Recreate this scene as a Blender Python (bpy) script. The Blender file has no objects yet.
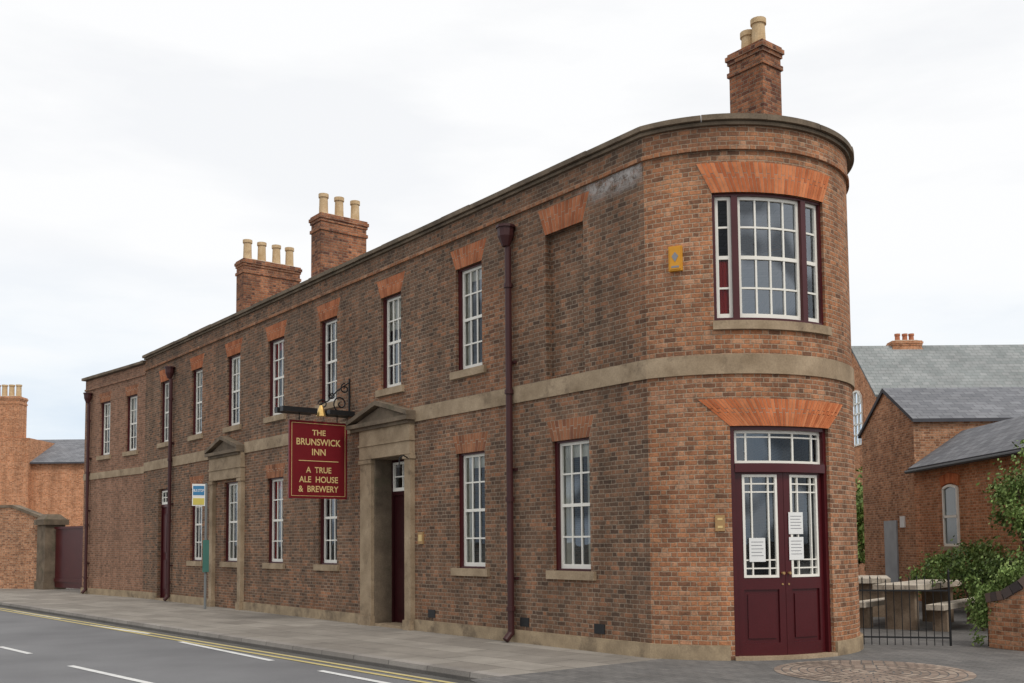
import bpy, math, random
from mathutils import Vector, Matrix
random.seed(7)
S=bpy.context.scene; COL=S.collection
R_=math.radians
# ------------------------------------------------------------------ camera
F=1000.0; PITCH=3.8; ROLL=-0.5; EYE=1.6
HZ=542.0
CYP=HZ-F*math.tan(R_(PITCH))
CX=512.0
CR=Matrix.Rotation(R_(90+PITCH),3,'X')@Matrix.Rotation(R_(ROLL),3,'Z')
cam=bpy.data.cameras.new('camera'); co=bpy.data.objects.new('camera',cam); COL.objects.link(co)
cam.sensor_width=36; cam.lens=F/1024*36; cam.shift_y=(CYP-341.5)/1024; cam.clip_end=3000; cam.clip_start=.1
co.matrix_world=Matrix.Translation((0,0,EYE))@CR.to_4x4(); S.camera=co
O0=Vector((0,0,EYE))
def ray(px,py): return CR@Vector(((px-CX)/F,-(py-CYP)/F,-1))
def GP(px,py,z=0.0):
    d=ray(px,py); return O0+d*((z-EYE)/d.z)
def AT(px,py,Y):
    d=ray(px,py); return O0+d*(Y/d.y)
def PL(px,py,p,n):
    d=ray(px,py); return O0+d*((p-O0).dot(n)/d.dot(n))
# ------------------------------------------------------------------ building path
K=GP(652,658); K.z=0
dv=ray(-275,549); dl=Vector((dv.x,dv.y,0)).normalized()
rF=-dl; nF=Vector((rF.y,-rF.x,0))
RA=2.1
def centre(al): return K-RA*Vector((-math.sin(al),-math.cos(al),0))
def maxpx(c):
    D=math.hypot(c.x,c.y); a=math.atan2(c.x,c.y)+math.asin(RA/D); return CX+F*math.tan(a)
lo,hi=0.0,1.2
for _ in range(50):
    m=(lo+hi)/2
    if maxpx(centre(m))>856: hi=m
    else: lo=m
AL=(lo+hi)/2; CC=centre(AL); BE=R_(86); LA=RA*(AL+BE)
def FP(px,py,d=0.0):
    p=PL(px,py,K+nF*d,nF); return (p-K).dot(rF),p.z
SB=FP(144,500)[0]
Bp=K+rF*SB
Ep=Vector((-14.5,33.8,0)); rL=(Bp-Ep); LL=rL.length; rL.normalize(); nL=Vector((rL.y,-rL.x,0))
SE=SB-LL
rR=Vector((math.cos(BE),math.sin(BE),0)); nR=Vector((rR.y,-rR.x,0)); PR=CC+RA*Vector((math.sin(BE),-math.cos(BE),0))
def LP(px,py,d=0.0):
    p=PL(px,py,Bp+nL*d,nL); return SB+(p-Bp).dot(rL),p.z
def APx(px,py,d=0.0):
    q=ray(px,py); r=RA+d
    a=q.x*q.x+q.y*q.y; b=-2*(q.x*CC.x+q.y*CC.y); c=CC.x**2+CC.y**2-r*r
    disc=max(b*b-4*a*c,0); t=(-b-math.sqrt(disc))/(2*a); p=O0+q*t
    ang=math.atan2(p.x-CC.x,-(p.y-CC.y)); return (ang+AL)*RA,p.z
def mit(n1,n2):
    m=(n1+n2).normalized(); return m/m.dot(n1)
nA0=Vector((-math.sin(AL),-math.cos(AL),0))
def P(s,d,z):
    if abs(s-SB)<1e-5: p,n=Bp,mit(nL,nF)
    elif abs(s)<1e-5: p,n=K,mit(nF,nA0)
    elif s<SB: p,n=Bp+rL*(s-SB),nL
    elif s<0: p,n=K+rF*s,nF
    elif s<=LA: a=-AL+s/RA; n=Vector((math.sin(a),-math.cos(a),0)); p=CC+RA*n
    else: p,n=PR+rR*(s-LA),nR
    return Vector((p.x+n.x*d,p.y+n.y*d,z))
NA=60
BRK=[SB,0.0]+[LA*i/NA for i in range(1,NA+1)]
def samples(s0,s1,extra=()):
    L=[s0,s1]+[b for b in list(BRK)+list(extra) if s0+1e-4<b<s1-1e-4]
    L=sorted(L); o=[L[0]]
    for x in L[1:]:
        if x-o[-1]>1e-4: o.append(x)
    return o
# ------------------------------------------------------------------ mesh builder
ORG={}
class MB:
    def __init__(s): s.v=[]; s.f=[]; s.uv=[]
    def face(s,pts,uvs=None):
        i=len(s.v); s.v+= [Vector(p) for p in pts]; s.f.append(list(range(i,i+len(pts))))
        s.uv+= (uvs if uvs else [(0,0)]*len(pts))
    def sbox(s,s0,s1,d0,d1,z0,z1,extra=()):
        L=samples(s0,s1,extra)
        for a,b in zip(L,L[1:]):
            s.face([P(a,d1,z0),P(b,d1,z0),P(b,d1,z1),P(a,d1,z1)],[(a,z0),(b,z0),(b,z1),(a,z1)])
            s.face([P(b,d0,z0),P(a,d0,z0),P(a,d0,z1),P(b,d0,z1)],[(b,z0),(a,z0),(a,z1),(b,z1)])
            s.face([P(a,d1,z1),P(b,d1,z1),P(b,d0,z1),P(a,d0,z1)],[(a,d1),(b,d1),(b,d0),(a,d0)])
            s.face([P(a,d0,z0),P(b,d0,z0),P(b,d1,z0),P(a,d1,z0)],[(a,d0),(b,d0),(b,d1),(a,d1)])
        s.face([P(s0,d0,z0),P(s0,d1,z0),P(s0,d1,z1),P(s0,d0,z1)],[(d0,z0),(d1,z0),(d1,z1),(d0,z1)])
        s.face([P(s1,d1,z0),P(s1,d0,z0),P(s1,d0,z1),P(s1,d1,z1)],[(d1,z0),(d0,z0),(d0,z1),(d1,z1)])
    def sprism(s,poly,d0,d1):
        n=len(poly)
        s.face([P(a,d1,z) for a,z in poly],list(poly))
        s.face([P(a,d0,z) for a,z in reversed(poly)],list(reversed(poly)))
        for i in range(n):
            a,b=poly[i],poly[(i+1)%n]
            s.face([P(a[0],d0,a[1]),P(b[0],d0,b[1]),P(b[0],d1,b[1]),P(a[0],d1,a[1])],[(a[0],0),(b[0],0),(b[0],d1-d0),(a[0],d1-d0)])
    def obox(s,c,r,hw,hd,z0,z1,top=1.0):
        r=Vector((r[0],r[1],0)).normalized(); n=Vector((r.y,-r.x,0)); c=Vector((c[0],c[1],0))
        def q(a,b,z,k=1): p=c+r*a*k+n*b*k; return Vector((p.x,p.y,z))
        cs=[(-hw,hd),(hw,hd),(hw,-hd),(-hw,-hd)]
        u=0
        for i in range(4):
            a,b=cs[i],cs[(i+1)%4]; w=math.hypot(b[0]-a[0],b[1]-a[1])
            s.face([q(*a,z0),q(*b,z0),q(*b,z1,top),q(*a,z1,top)],[(u,z0),(u+w,z0),(u+w,z1),(u,z1)]); u+=w
        s.face([q(*a,z1,top) for a in cs],[a for a in cs]); s.face([q(*a,z0) for a in reversed(cs)],[a for a in reversed(cs)])
    def bar(s,a,b,w,h=None,up=Vector((0,0,1))):
        a=Vector(a); b=Vector(b); h=h or w; d=(b-a); L=d.length; d.normalize()
        x=d.cross(up)
        if x.length<1e-4: x=d.cross(Vector((0,1,0)))
        x.normalize(); y=x.cross(d)
        q=lambda p,i,j:p+x*(w/2*i)+y*(h/2*j)
        cs=[(-1,-1),(1,-1),(1,1),(-1,1)]
        for i in range(4):
            c0,c1=cs[i],cs[(i+1)%4]
            s.face([q(a,*c0),q(a,*c1),q(b,*c1),q(b,*c0)],[(0,i*w),(0,(i+1)*w),(L,(i+1)*w),(L,i*w)])
        s.face([q(a,*c) for c in reversed(cs)]); s.face([q(b,*c) for c in cs])
    def tube(s,a,b,r0,r1=None,n=12,caps=True):
        a=Vector(a); b=Vector(b); r1=r0 if r1 is None else r1; d=(b-a).normalized()
        x=d.orthogonal().normalized(); y=d.cross(x)
        A=[a+(x*math.cos(t)+y*math.sin(t))*r0 for t in [2*math.pi*i/n for i in range(n)]]
        B=[b+(x*math.cos(t)+y*math.sin(t))*r1 for t in [2*math.pi*i/n for i in range(n)]]
        for i in range(n):
            j=(i+1)%n; s.face([A[i],A[j],B[j],B[i]],[(i*.05,0),(j*.05,0),(j*.05,1),(i*.05,1)])
        if caps: s.face(list(reversed(A))); s.face(B)
    def path(s,pts,r,n=6):
        for a,b in zip(pts,pts[1:]): s.tube(a,b,r,r,n)
    def build(s,name,mat,parent=None,org=None,smooth=False,weld=True):
        if parent is not None: org=ORG[parent.name]
        if org is None: org=Vector((0,0,0))
        org=Vector(org)
        me=bpy.data.meshes.new(name); me.from_pydata([tuple(v-org) for v in s.v],[],s.f)
        ul=me.uv_layers.new(name='UVMap')
        for i,u in enumerate(s.uv): ul.data[i].uv=u
        if weld:
            import bmesh
            bm=bmesh.new(); bm.from_mesh(me); bmesh.ops.remove_doubles(bm,verts=bm.verts,dist=2e-5); bm.to_mesh(me); bm.free()
        if smooth:
            for p in me.polygons: p.use_smooth=True
        me.materials.append(mat)
        o=bpy.data.objects.new(name,me); COL.objects.link(o)
        if parent is not None: o.parent=parent
        else: o.location=org
        ORG[o.name]=org
        return o
def tag(o,label=None,cat=None,group=None,kind=None):
    if label: o['label']=label
    if cat: o['category']=cat
    if group: o['group']=group
    if kind: o['kind']=kind
    return o
def thing(name,label,cat,org,group=None):
    o=bpy.data.objects.new(name,None); COL.objects.link(o); o.location=org; o.empty_display_size=.2
    ORG[o.name]=Vector(org); return tag(o,label,cat,group)
# ------------------------------------------------------------------ materials
def new(name,rough=.8,col=(.5,.5,.5),spec=.3,metal=0):
    m=bpy.data.materials.new(name); m.use_nodes=True; b=m.node_tree.nodes['Principled BSDF']
    b.inputs['Base Color'].default_value=(*col,1); b.inputs['Roughness'].default_value=rough
    b.inputs['Specular IOR Level'].default_value=spec; b.inputs['Metallic'].default_value=metal
    return m,m.node_tree,b
def mth(nt,op,a,b=None,c=None):
    n=nt.nodes.new('ShaderNodeMath'); n.operation=op
    for i,x in enumerate((a,b,c)):
        if x is None: continue
        if isinstance(x,(int,float)): n.inputs[i].default_value=x
        else: nt.links.new(x,n.inputs[i])
    return n.outputs[0]
def ramp(nt,fac,stops,interp='LINEAR'):
    n=nt.nodes.new('ShaderNodeValToRGB'); n.color_ramp.interpolation=interp
    e=n.color_ramp.elements
    while len(e)<len(stops): e.new(.5)
    for i,(p,c) in enumerate(stops):
        e[i].position=p; e[i].color=(*c,1) if len(c)==3 else c
    nt.links.new(fac,n.inputs[0]); return n.outputs[0]
def mix(nt,fac,a,b,mode='MIX'):
    n=nt.nodes.new('ShaderNodeMix'); n.data_type='RGBA'; n.blend_type=mode
    for k,x in ((0,fac),(6,a),(7,b)):
        if isinstance(x,(int,float)): n.inputs[k].default_value=x
        elif isinstance(x,tuple): n.inputs[k].default_value=(*x,1)
        else: nt.links.new(x,n.inputs[k])
    return n.outputs[2]
def noise(nt,scale,detail=4,vec=None,rough=.55):
    n=nt.nodes.new('ShaderNodeTexNoise'); n.inputs['Scale'].default_value=scale; n.inputs['Detail'].default_value=detail
    n.inputs['Roughness'].default_value=rough
    if vec is None:
        g=nt.nodes.new('ShaderNodeNewGeometry'); vec=g.outputs['Position']
    nt.links.new(vec,n.inputs['Vector']); return n.outputs['Fac']
def bump(nt,b,h,st=.5,dist=.01):
    n=nt.nodes.new('ShaderNodeBump'); n.inputs['Strength'].default_value=st; n.inputs['Distance'].default_value=dist
    nt.links.new(h,n.inputs['Height']); nt.links.new(n.outputs[0],b.inputs['Normal'])
def gray(v): return (v,v,v)
def brick(name,stops,mortar,PW=.262,rh=.0655,stain=.28,warm=None,warmthr=(.5,.62),mw=.0048,soot=None,patch=0.0):
    m,nt,b=new(name,.92,spec=.15)
    uv=nt.nodes.new('ShaderNodeUVMap'); uv.uv_map='UVMap'
    sp=nt.nodes.new('ShaderNodeSeparateXYZ'); nt.links.new(uv.outputs[0],sp.inputs[0])
    wob=mth(nt,'MULTIPLY',mth(nt,'SUBTRACT',noise(nt,7,4),.5),.024)
    U=mth(nt,'ADD',sp.outputs[0],wob); V=mth(nt,'ADD',sp.outputs[1],wob)
    vr=mth(nt,'DIVIDE',V,rh); row=mth(nt,'FLOOR',vr); fr=mth(nt,'FRACT',vr)
    uu=mth(nt,'ADD',mth(nt,'DIVIDE',U,PW),mth(nt,'MULTIPLY',mth(nt,'FLOORED_MODULO',row,2.0),.5))
    c=mth(nt,'FLOOR',uu); f=mth(nt,'FRACT',uu); ish=mth(nt,'GREATER_THAN',f,.6667)
    du=mth(nt,'MULTIPLY',mth(nt,'MINIMUM',mth(nt,'MINIMUM',f,mth(nt,'SUBTRACT',1.0,f)),mth(nt,'ABSOLUTE',mth(nt,'SUBTRACT',f,.6667))),PW)
    dd=mth(nt,'MULTIPLY',mth(nt,'MINIMUM',fr,mth(nt,'SUBTRACT',1.0,fr)),rh)
    d=mth(nt,'MINIMUM',du,dd)
    mr=nt.nodes.new('ShaderNodeMapRange'); mr.inputs[1].default_value=mw*.4; mr.inputs[2].default_value=mw*1.9; nt.links.new(d,mr.inputs[0])
    mask=mr.outputs[0]
    cb=nt.nodes.new('ShaderNodeCombineXYZ'); nt.links.new(mth(nt,'ADD',c,mth(nt,'MULTIPLY',ish,.5)),cb.inputs[0]); nt.links.new(row,cb.inputs[1])
    wn=nt.nodes.new('ShaderNodeTexWhiteNoise'); nt.links.new(cb.outputs[0],wn.inputs['Vector'])
    col=ramp(nt,wn.outputs['Value'],stops)
    big=noise(nt,.45,5)
    if warm:
        colw=ramp(nt,wn.outputs['Value'],warm)
        wf=ramp(nt,big,[(warmthr[0],gray(0)),(warmthr[1],gray(1))])
        col=mix(nt,wf,col,colw)
    col=mix(nt,ramp(nt,noise(nt,11,5,rough=.75),[(.46,gray(0)),(.68,gray(.6))]),col,(.085,.062,.046))
    col=mix(nt,mask,mortar,col)
    st=ramp(nt,noise(nt,1.3,8,rough=.7),[(.25,gray(1-stain)),(.7,gray(1+stain*.35))])
    col=mix(nt,1.0,col,st,'MULTIPLY')
    if patch:
        pf=ramp(nt,noise(nt,.8,8,rough=.75),[(.46,gray(0)),(.66,gray(patch))])
        col=mix(nt,pf,col,(.09,.066,.052))
    fn=ramp(nt,noise(nt,38,3),[(.2,gray(.74)),(.8,gray(1.24))])
    col=mix(nt,1.0,col,fn,'MULTIPLY')
    g=nt.nodes.new('ShaderNodeNewGeometry'); mp=nt.nodes.new('ShaderNodeMapping'); mp.inputs['Scale'].default_value=(3.2,3.2,.22); nt.links.new(g.outputs['Position'],mp.inputs[0])
    col=mix(nt,1.0,col,ramp(nt,noise(nt,1.0,5,mp.outputs[0],.6),[(.3,gray(.78)),(.62,gray(1.06))]),'MULTIPLY')
    if soot:
        s3=nt.nodes.new('ShaderNodeSeparateXYZ'); nt.links.new(g.outputs['Position'],s3.inputs[0])
        zz=mth(nt,'ADD',s3.outputs[2],mth(nt,'MULTIPLY',noise(nt,2.5,4),.8))
        fz=nt.nodes.new('ShaderNodeMapRange'); fz.inputs[1].default_value=soot[0]; fz.inputs[2].default_value=soot[1]; nt.links.new(zz,fz.inputs[0])
        col=mix(nt,mth(nt,'MULTIPLY',fz.outputs[0],soot[2]),col,(.06,.045,.035))
    nt.links.new(col,b.inputs['Base Color'])
    hh=mth(nt,'ADD',mask,mth(nt,'MULTIPLY',noise(nt,60,3),.6))
    bump(nt,b,hh,.7,.009)
    return m
def noisy(name,c1,c2,scale=3,rough=.85,fine=40,bs=.3,spec=.25,stain=None):
    m,nt,b=new(name,rough,spec=spec)
    col=ramp(nt,noise(nt,scale,6),[(.3,c1),(.7,c2)])
    col=mix(nt,1.0,col,ramp(nt,noise(nt,fine,3),[(.2,gray(.8)),(.8,gray(1.15))]),'MULTIPLY')
    if stain:
        col=mix(nt,ramp(nt,noise(nt,stain[0],6,rough=.7),[(stain[1],gray(0)),(stain[1]+.16,gray(1))]),col,stain[2])
    nt.links.new(col,b.inputs['Base Color']); bump(nt,b,noise(nt,fine,4),bs,.006)
    return m
def paint(name,col,rough=.4,var=.2):
    m,nt,b=new(name,rough,spec=.4)
    c=ramp(nt,noise(nt,3,5),[(.3,tuple(x*(1-var) for x in col)),(.7,col)])
    nt.links.new(c,b.inputs['Base Color']); return m
D0=[(0,(.115,.072,.052)),(.2,(.175,.105,.071)),(.5,(.24,.138,.088)),(.8,(.30,.162,.098)),(1,(.40,.19,.105))]
W0=[(0,(.18,.088,.055)),(.25,(.30,.14,.078)),(.6,(.40,.178,.092)),(1,(.49,.225,.12))]
M={}
M['brick']=brick('weathered_brown_brick',D0,(.36,.285,.21),warm=W0,warmthr=(.50,.72),soot=(5.6,9.2,.4),stain=.3,patch=.28)
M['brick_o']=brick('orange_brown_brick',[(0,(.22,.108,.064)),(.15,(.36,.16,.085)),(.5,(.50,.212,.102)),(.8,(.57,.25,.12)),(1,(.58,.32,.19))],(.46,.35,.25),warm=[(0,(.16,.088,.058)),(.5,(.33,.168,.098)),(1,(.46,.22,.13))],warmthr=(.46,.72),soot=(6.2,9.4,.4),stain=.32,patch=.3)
M['brick_l']=brick('reddish_brick',[(0,(.22,.115,.075)),(.5,(.33,.172,.108)),(1,(.40,.21,.135))],(.35,.26,.19),stain=.2)
M['brick_n']=brick('orange_brick_far',[(0,(.43,.165,.078)),(.5,(.64,.27,.13)),(1,(.70,.34,.19))],(.54,.39,.26),stain=.2)
M['brick_b']=brick('brown_orange_brick_far',[(0,(.33,.145,.08)),(.5,(.58,.265,.135)),(1,(.68,.36,.21))],(.53,.40,.28),stain=.3,patch=.3)
M['chim']=brick('chimney_brick',[(0,(.16,.06,.042)),(.5,(.44,.165,.08)),(1,(.55,.235,.12))],(.34,.25,.18),stain=.45,patch=.4)
def vous(name,cs):
    m,nt,b=new(name,.9,spec=.15)
    g=nt.nodes.new('ShaderNodeNewGeometry')
    c=ramp(nt,g.outputs['Random Per Island'],[(0,cs[0]),(.5,cs[1]),(1,cs[2])])
    c=mix(nt,1.0,c,ramp(nt,noise(nt,2.5,6,rough=.7),[(.3,gray(.62)),(.65,gray(1.05))]),'MULTIPLY')
    nt.links.new(c,b.inputs['Base Color']); bump(nt,b,noise(nt,50,3),.3,.005); return m
M['vous']=vous('gauged_brick',((.46,.135,.055),(.62,.195,.078),(.68,.25,.11)))
M['vous_d']=vous('weathered_gauged_brick',((.24,.10,.058),(.34,.145,.075),(.41,.185,.10)))
M['vous_m']=vous('brown_gauged_brick',((.36,.12,.056),(.46,.16,.072),(.51,.195,.095)))
M['mortar']=noisy('lime_mortar',(.42,.34,.25),(.55,.46,.36),5)
M['stone']=noisy('weathered_sandstone',(.26,.19,.12),(.44,.335,.225),2.6,stain=(3.2,.55,(.19,.14,.092)))
M['stone_d']=noisy('sooty_stone',(.10,.077,.055),(.23,.175,.122),2.5,stain=(2,.55,(.10,.09,.057)))
M['stone_p']=noisy('plinth_stone',(.26,.195,.125),(.44,.335,.215),3.5,stain=(1.6,.5,(.165,.125,.085)))
M['burg']=paint('burgundy_paint',(.07,.008,.011),.35)
M['burg2']=paint('burgundy_gloss',(.075,.008,.011),.3)
M['burg_shade']=paint('recess_shade_burgundy',(.035,.005,.007),.35)  # main door burgundy, darkened so the colour carries the shade of its recess
M['pipe']=paint('dark_burgundy_iron',(.055,.014,.014),.5)
M['cream']=paint('cream_paint',(.86,.83,.75),.5,.08)
M['black']=paint('black_iron',(.012,.012,.013),.45)
M['pot']=noisy('buff_clay_pot',(.50,.34,.18),(.66,.49,.30),6,stain=(5,.58,(.35,.25,.16)))
M['potr']=noisy('red_clay_pot',(.42,.15,.08),(.52,.21,.11),6)
M['gold']=paint('gold_lettering',(.68,.50,.22),.45,.1)
M['signred']=paint('sign_red',(.17,.008,.014),.4,.15)
M['yellow']=paint('alarm_yellow',(.66,.30,.02),.5,.15)
M['brass']=paint('bronze_plate',(.40,.24,.10),.5)
M['brassb']=new('polished_brass',.3,(.75,.5,.18),.5,.8)[0]
M['greypaint']=paint('grey_paint',(.36,.38,.40),.6)
M['white']=paint('white_paper',(.8,.8,.78),.7,.06)
M['ink']=paint('printed_lines',(.25,.25,.27),.8,.05)
M['blue']=paint('sign_blue',(.05,.22,.42),.5,.1)
M['yel2']=paint('sign_yellow',(.65,.55,.12),.5,.1)
M['teal']=paint('teal_green_case',(.05,.16,.13),.5,.1)
M['steel']=paint('galvanised_steel',(.20,.21,.21),.5)
M['cur_r']=paint('red_curtain',(.55,.025,.018),.9,.15)
M['cur_c']=paint('pale_curtain',(.75,.70,.60),.9,.2)
def glassm(name,pt,extra):
    m=bpy.data.materials.new(name); m.use_nodes=True; nt=m.node_tree; nt.nodes.clear()
    o=nt.nodes.new('ShaderNodeOutputMaterial'); mx=nt.nodes.new('ShaderNodeMixShader'); t=nt.nodes.new('ShaderNodeBsdfTransparent'); g=nt.nodes.new('ShaderNodeBsdfGlossy')
    t.inputs[0].default_value=(.85,.88,.87,1); g.inputs['Roughness'].default_value=.01; g.inputs['Color'].default_value=(.85,.92,1,1)
    fr=nt.nodes.new('ShaderNodeFresnel'); fr.inputs[0].default_value=1.5
    bm=nt.nodes.new('ShaderNodeBump'); bm.inputs['Strength'].default_value=.05; bm.inputs['Distance'].default_value=.02; nt.links.new(noise(nt,3,1),bm.inputs['Height']); nt.links.new(bm.outputs[0],g.inputs['Normal'])
    pat=ramp(nt,noise(nt,1.1,1),[(.46,gray(0)),(.54,gray(pt))])
    fac=mth(nt,'ADD',mth(nt,'ADD',mth(nt,'MULTIPLY',fr.outputs[0],1.0),pat),extra)
    nt.links.new(fac,mx.inputs[0]); nt.links.new(t.outputs[0],mx.inputs[1]); nt.links.new(g.outputs[0],mx.inputs[2]); nt.links.new(mx.outputs[0],o.inputs[0]); return m
M['glass']=glassm('window_glass',.10,0.0)
M['glassb']=glassm('bright_window_glass',.12,.05)
M['glassc']=glassm('clear_window_glass',.0,-.02)
def slabs(name,c1,c2,joint,w,h,jw=.008,stain=.3):
    m,nt,b=new(name,.85,spec=.2)
    uv=nt.nodes.new('ShaderNodeUVMap'); uv.uv_map='UVMap'
    br=nt.nodes.new('ShaderNodeTexBrick'); nt.links.new(uv.outputs[0],br.inputs['Vector'])
    br.inputs['Scale'].default_value=1; br.inputs['Brick Width'].default_value=w; br.inputs['Row Height'].default_value=h; br.inputs['Mortar Size'].default_value=jw
    br.inputs['Color1'].default_value=(*c1,1); br.inputs['Color2'].default_value=(*c2,1); br.inputs['Mortar'].default_value=(*joint,1); br.inputs['Mortar Smooth'].default_value=.3
    col=mix(nt,1.0,br.outputs['Color'],ramp(nt,noise(nt,.9,7,rough=.7),[(.3,gray(1-stain)),(.7,gray(1.12))]),'MULTIPLY')
    col=mix(nt,1.0,col,ramp(nt,noise(nt,60,3),[(.2,gray(.8)),(.8,gray(1.15))]),'MULTIPLY')
    nt.links.new(col,b.inputs['Base Color']); bump(nt,b,mth(nt,'SUBTRACT',noise(nt,70,3),br.outputs['Fac']),.3,.006); return m
M['slab']=slabs('paving_slabs',(.25,.225,.195),(.34,.31,.27),(.13,.115,.10),.9,.6)
M['kerb']=slabs('kerb_stones',(.27,.245,.22),(.35,.32,.29),(.12,.11,.10),.9,9)
M['slate']=slabs('slate_roof',(.17,.175,.19),(.24,.245,.26),(.09,.09,.10),.3,.2,.008,.25)
M['slate2']=slabs('greenish_slate_roof',(.25,.27,.265),(.32,.33,.325),(.16,.17,.17),.3,.22,.01,.25)
M['asph']=noisy('asphalt_road',(.15,.15,.155),(.205,.205,.21),.5,fine=90,bs=.5,stain=(.35,.58,(.185,.185,.19)))
M['tarmac']=slabs('dark_block_paving',(.15,.145,.14),(.20,.19,.18),(.10,.095,.09),.2,.1,.006,.35)
M['earth']=noisy('ground_soil',(.12,.11,.09),(.18,.16,.13),.4)
M['line']=noisy('worn_white_line',(.6,.6,.59),(.76,.76,.74),4,fine=80,stain=(9,.60,(.27,.27,.27)))
M['yline']=noisy('worn_yellow_line',(.50,.41,.18),(.60,.50,.22),4,fine=80,stain=(7,.60,(.25,.23,.19)))
M['wood']=noisy('pale_weathered_wood',(.48,.42,.34),(.66,.59,.49),5)
M['wood2']=noisy('brown_bench_support',(.20,.145,.10),(.31,.24,.175),5)
def leafm(name,c1,c2,c3):
    m,nt,b=new(name,.6,spec=.25)
    g=nt.nodes.new('ShaderNodeNewGeometry')
    c=ramp(nt,g.outputs['Random Per Island'],[(0,c1),(.5,c2),(1,c3)])
    c=mix(nt,1.0,c,ramp(nt,noise(nt,2.5,3),[(.35,gray(.55)),(.65,gray(1.2))]),'MULTIPLY')
    nt.links.new(c,b.inputs['Base Color']); return m
M['leaf']=leafm('mid_green_leaves',(.06,.10,.03),(.13,.21,.055),(.24,.33,.10))
M['leaf2']=leafm('light_green_leaves',(.09,.14,.035),(.18,.28,.075),(.32,.42,.14))
M['bark']=noisy('bark',(.06,.045,.03),(.12,.09,.06),8)
# ------------------------------------------------------------------ world, sun
w=bpy.data.worlds.new('World'); S.world=w; w.use_nodes=True; nt=w.node_tree
bg=nt.nodes['Background']; bg.inputs[1].default_value=.115
sunv=Vector((.45,-.65,.0)).normalized()*math.cos(R_(50))+Vector((0,0,math.sin(R_(50))))
sky=nt.nodes.new('ShaderNodeTexSky'); sky.sky_type='NISHITA'; sky.sun_disc=False; sky.sun_elevation=R_(50); sky.sun_rotation=math.atan2(sunv.x,sunv.y)
tc=nt.nodes.new('ShaderNodeTexCoord'); mp=nt.nodes.new('ShaderNodeMapping'); mp.inputs['Scale'].default_value=(1.6,1.6,6.5); nt.links.new(tc.outputs['Generated'],mp.inputs[0])
nz=noise(nt,1.9,7,mp.outputs[0],.52)
cl=ramp(nt,nz,[(.40,(6.5,7.35,8.3)),(.52,(7.5,8.1,8.65)),(.62,(8.5,8.65,8.78))])
sp=nt.nodes.new('ShaderNodeSeparateXYZ'); nt.links.new(tc.outputs['Generated'],sp.inputs[0])
hf=ramp(nt,sp.outputs[2],[(.10,gray(0)),(.27,gray(1))])
cl=mix(nt,hf,cl,(8.7,8.74,8.8))
cf=ramp(nt,nz,[(.34,gray(.90)),(.5,gray(.985))])
nt.links.new(mix(nt,cf,sky.outputs[0],cl),bg.inputs[0])
sl=bpy.data.lights.new('sun','SUN'); sl.energy=1.5; sl.angle=R_(16); sl.color=(1,.94,.86)
so=bpy.data.objects.new('sun',sl); COL.objects.link(so); so.rotation_euler=(-sunv).to_track_quat('-Z','Y').to_euler()
S.view_settings.view_transform='Standard'; S.view_settings.look='None'; S.view_settings.exposure=0
# ------------------------------------------------------------------ ground
mb=MB(); mb.face([(-900,-300,-.16),(900,-300,-.16),(900,1500,-.16),(-900,1500,-.16)]); tag(mb.build('ground',M['earth']),kind='structure')
k1=GP(60,611); k2=GP(370,657); kd=(k1-k2).normalized(); kb=Vector((kd.y,-kd.x,0))
if kb.dot(K-k1)<0: kb=-kb
def G2(a,b,z): p=k2+kd*a+kb*b; return Vector((p.x,p.y,z))
def sheet(name,a0,a1,b0,b1,z,mat):
    m=MB(); m.face([G2(a0,b0,z),G2(a0,b1,z),G2(a1,b1,z),G2(a1,b0,z)],[(a0,b0),(a0,b1),(a1,b1),(a1,b0)]); return tag(m.build(name,mat),kind='structure')
sheet('road',-60,120,-30,.02,-.12,M['asph'])
sheet('pavement',-60,120,.15,90,0,M['slab'])
mb=MB()
for a0,a1 in [(-60,120)]:
    for (b0,z0),(b1,z1) in (((0,-.12),(0.015,-.005)),((.015,-.005),(.15,.003)),((.15,.003),(.15,-.1))):
        mb.face([G2(a0,b0,z0),G2(a1,b0,z0),G2(a1,b1,z1),G2(a0,b1,z1)],[(a0,b0),(a1,b0),(a1,b1),(a0,b1)])
tag(mb.build('kerb',M['kerb']),kind='structure')
m=MB(); m.face([G2(-60,-.16,-.1175),G2(40,-.16,-.1175),G2(40,-.002,-.1175),G2(-60,-.002,-.1175)]); tag(m.build('gutter_channel',noisy('gutter_grime',(.085,.08,.072),(.13,.125,.115),2,fine=70)),kind='structure')
fc=[GP(655,660),GP(470,680),GP(520,700),Vector((6,4,0)),Vector((40,4,0)),Vector((40,60,0)),Vector((7,60,0)),Vector((5,18,0))]
mb=MB(); mb.face([Vector((p.x,p.y,.004)) for p in fc],[((p-k2).dot(kd),(p-k2).dot(kb)) for p in fc]); tag(mb.build('forecourt',M['tarmac']),kind='structure')
cc=GP(872,672)
def ringm():
    m,nt,b=new('cobble_rings',.85,spec=.2)
    g=nt.nodes.new('ShaderNodeNewGeometry')
    c=ramp(nt,g.outputs['Random Per Island'],[(0,(.21,.165,.135)),(.5,(.29,.22,.175)),(1,(.37,.30,.24))])
    c=mix(nt,1.0,c,ramp(nt,noise(nt,2.2,5),[(.35,gray(.8)),(.65,gray(1.1))]),'MULTIPLY')
    nt.links.new(c,b.inputs['Base Color']); bump(nt,b,noise(nt,60,3),.4,.005); return m
mb=MB(); r=.06
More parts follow.
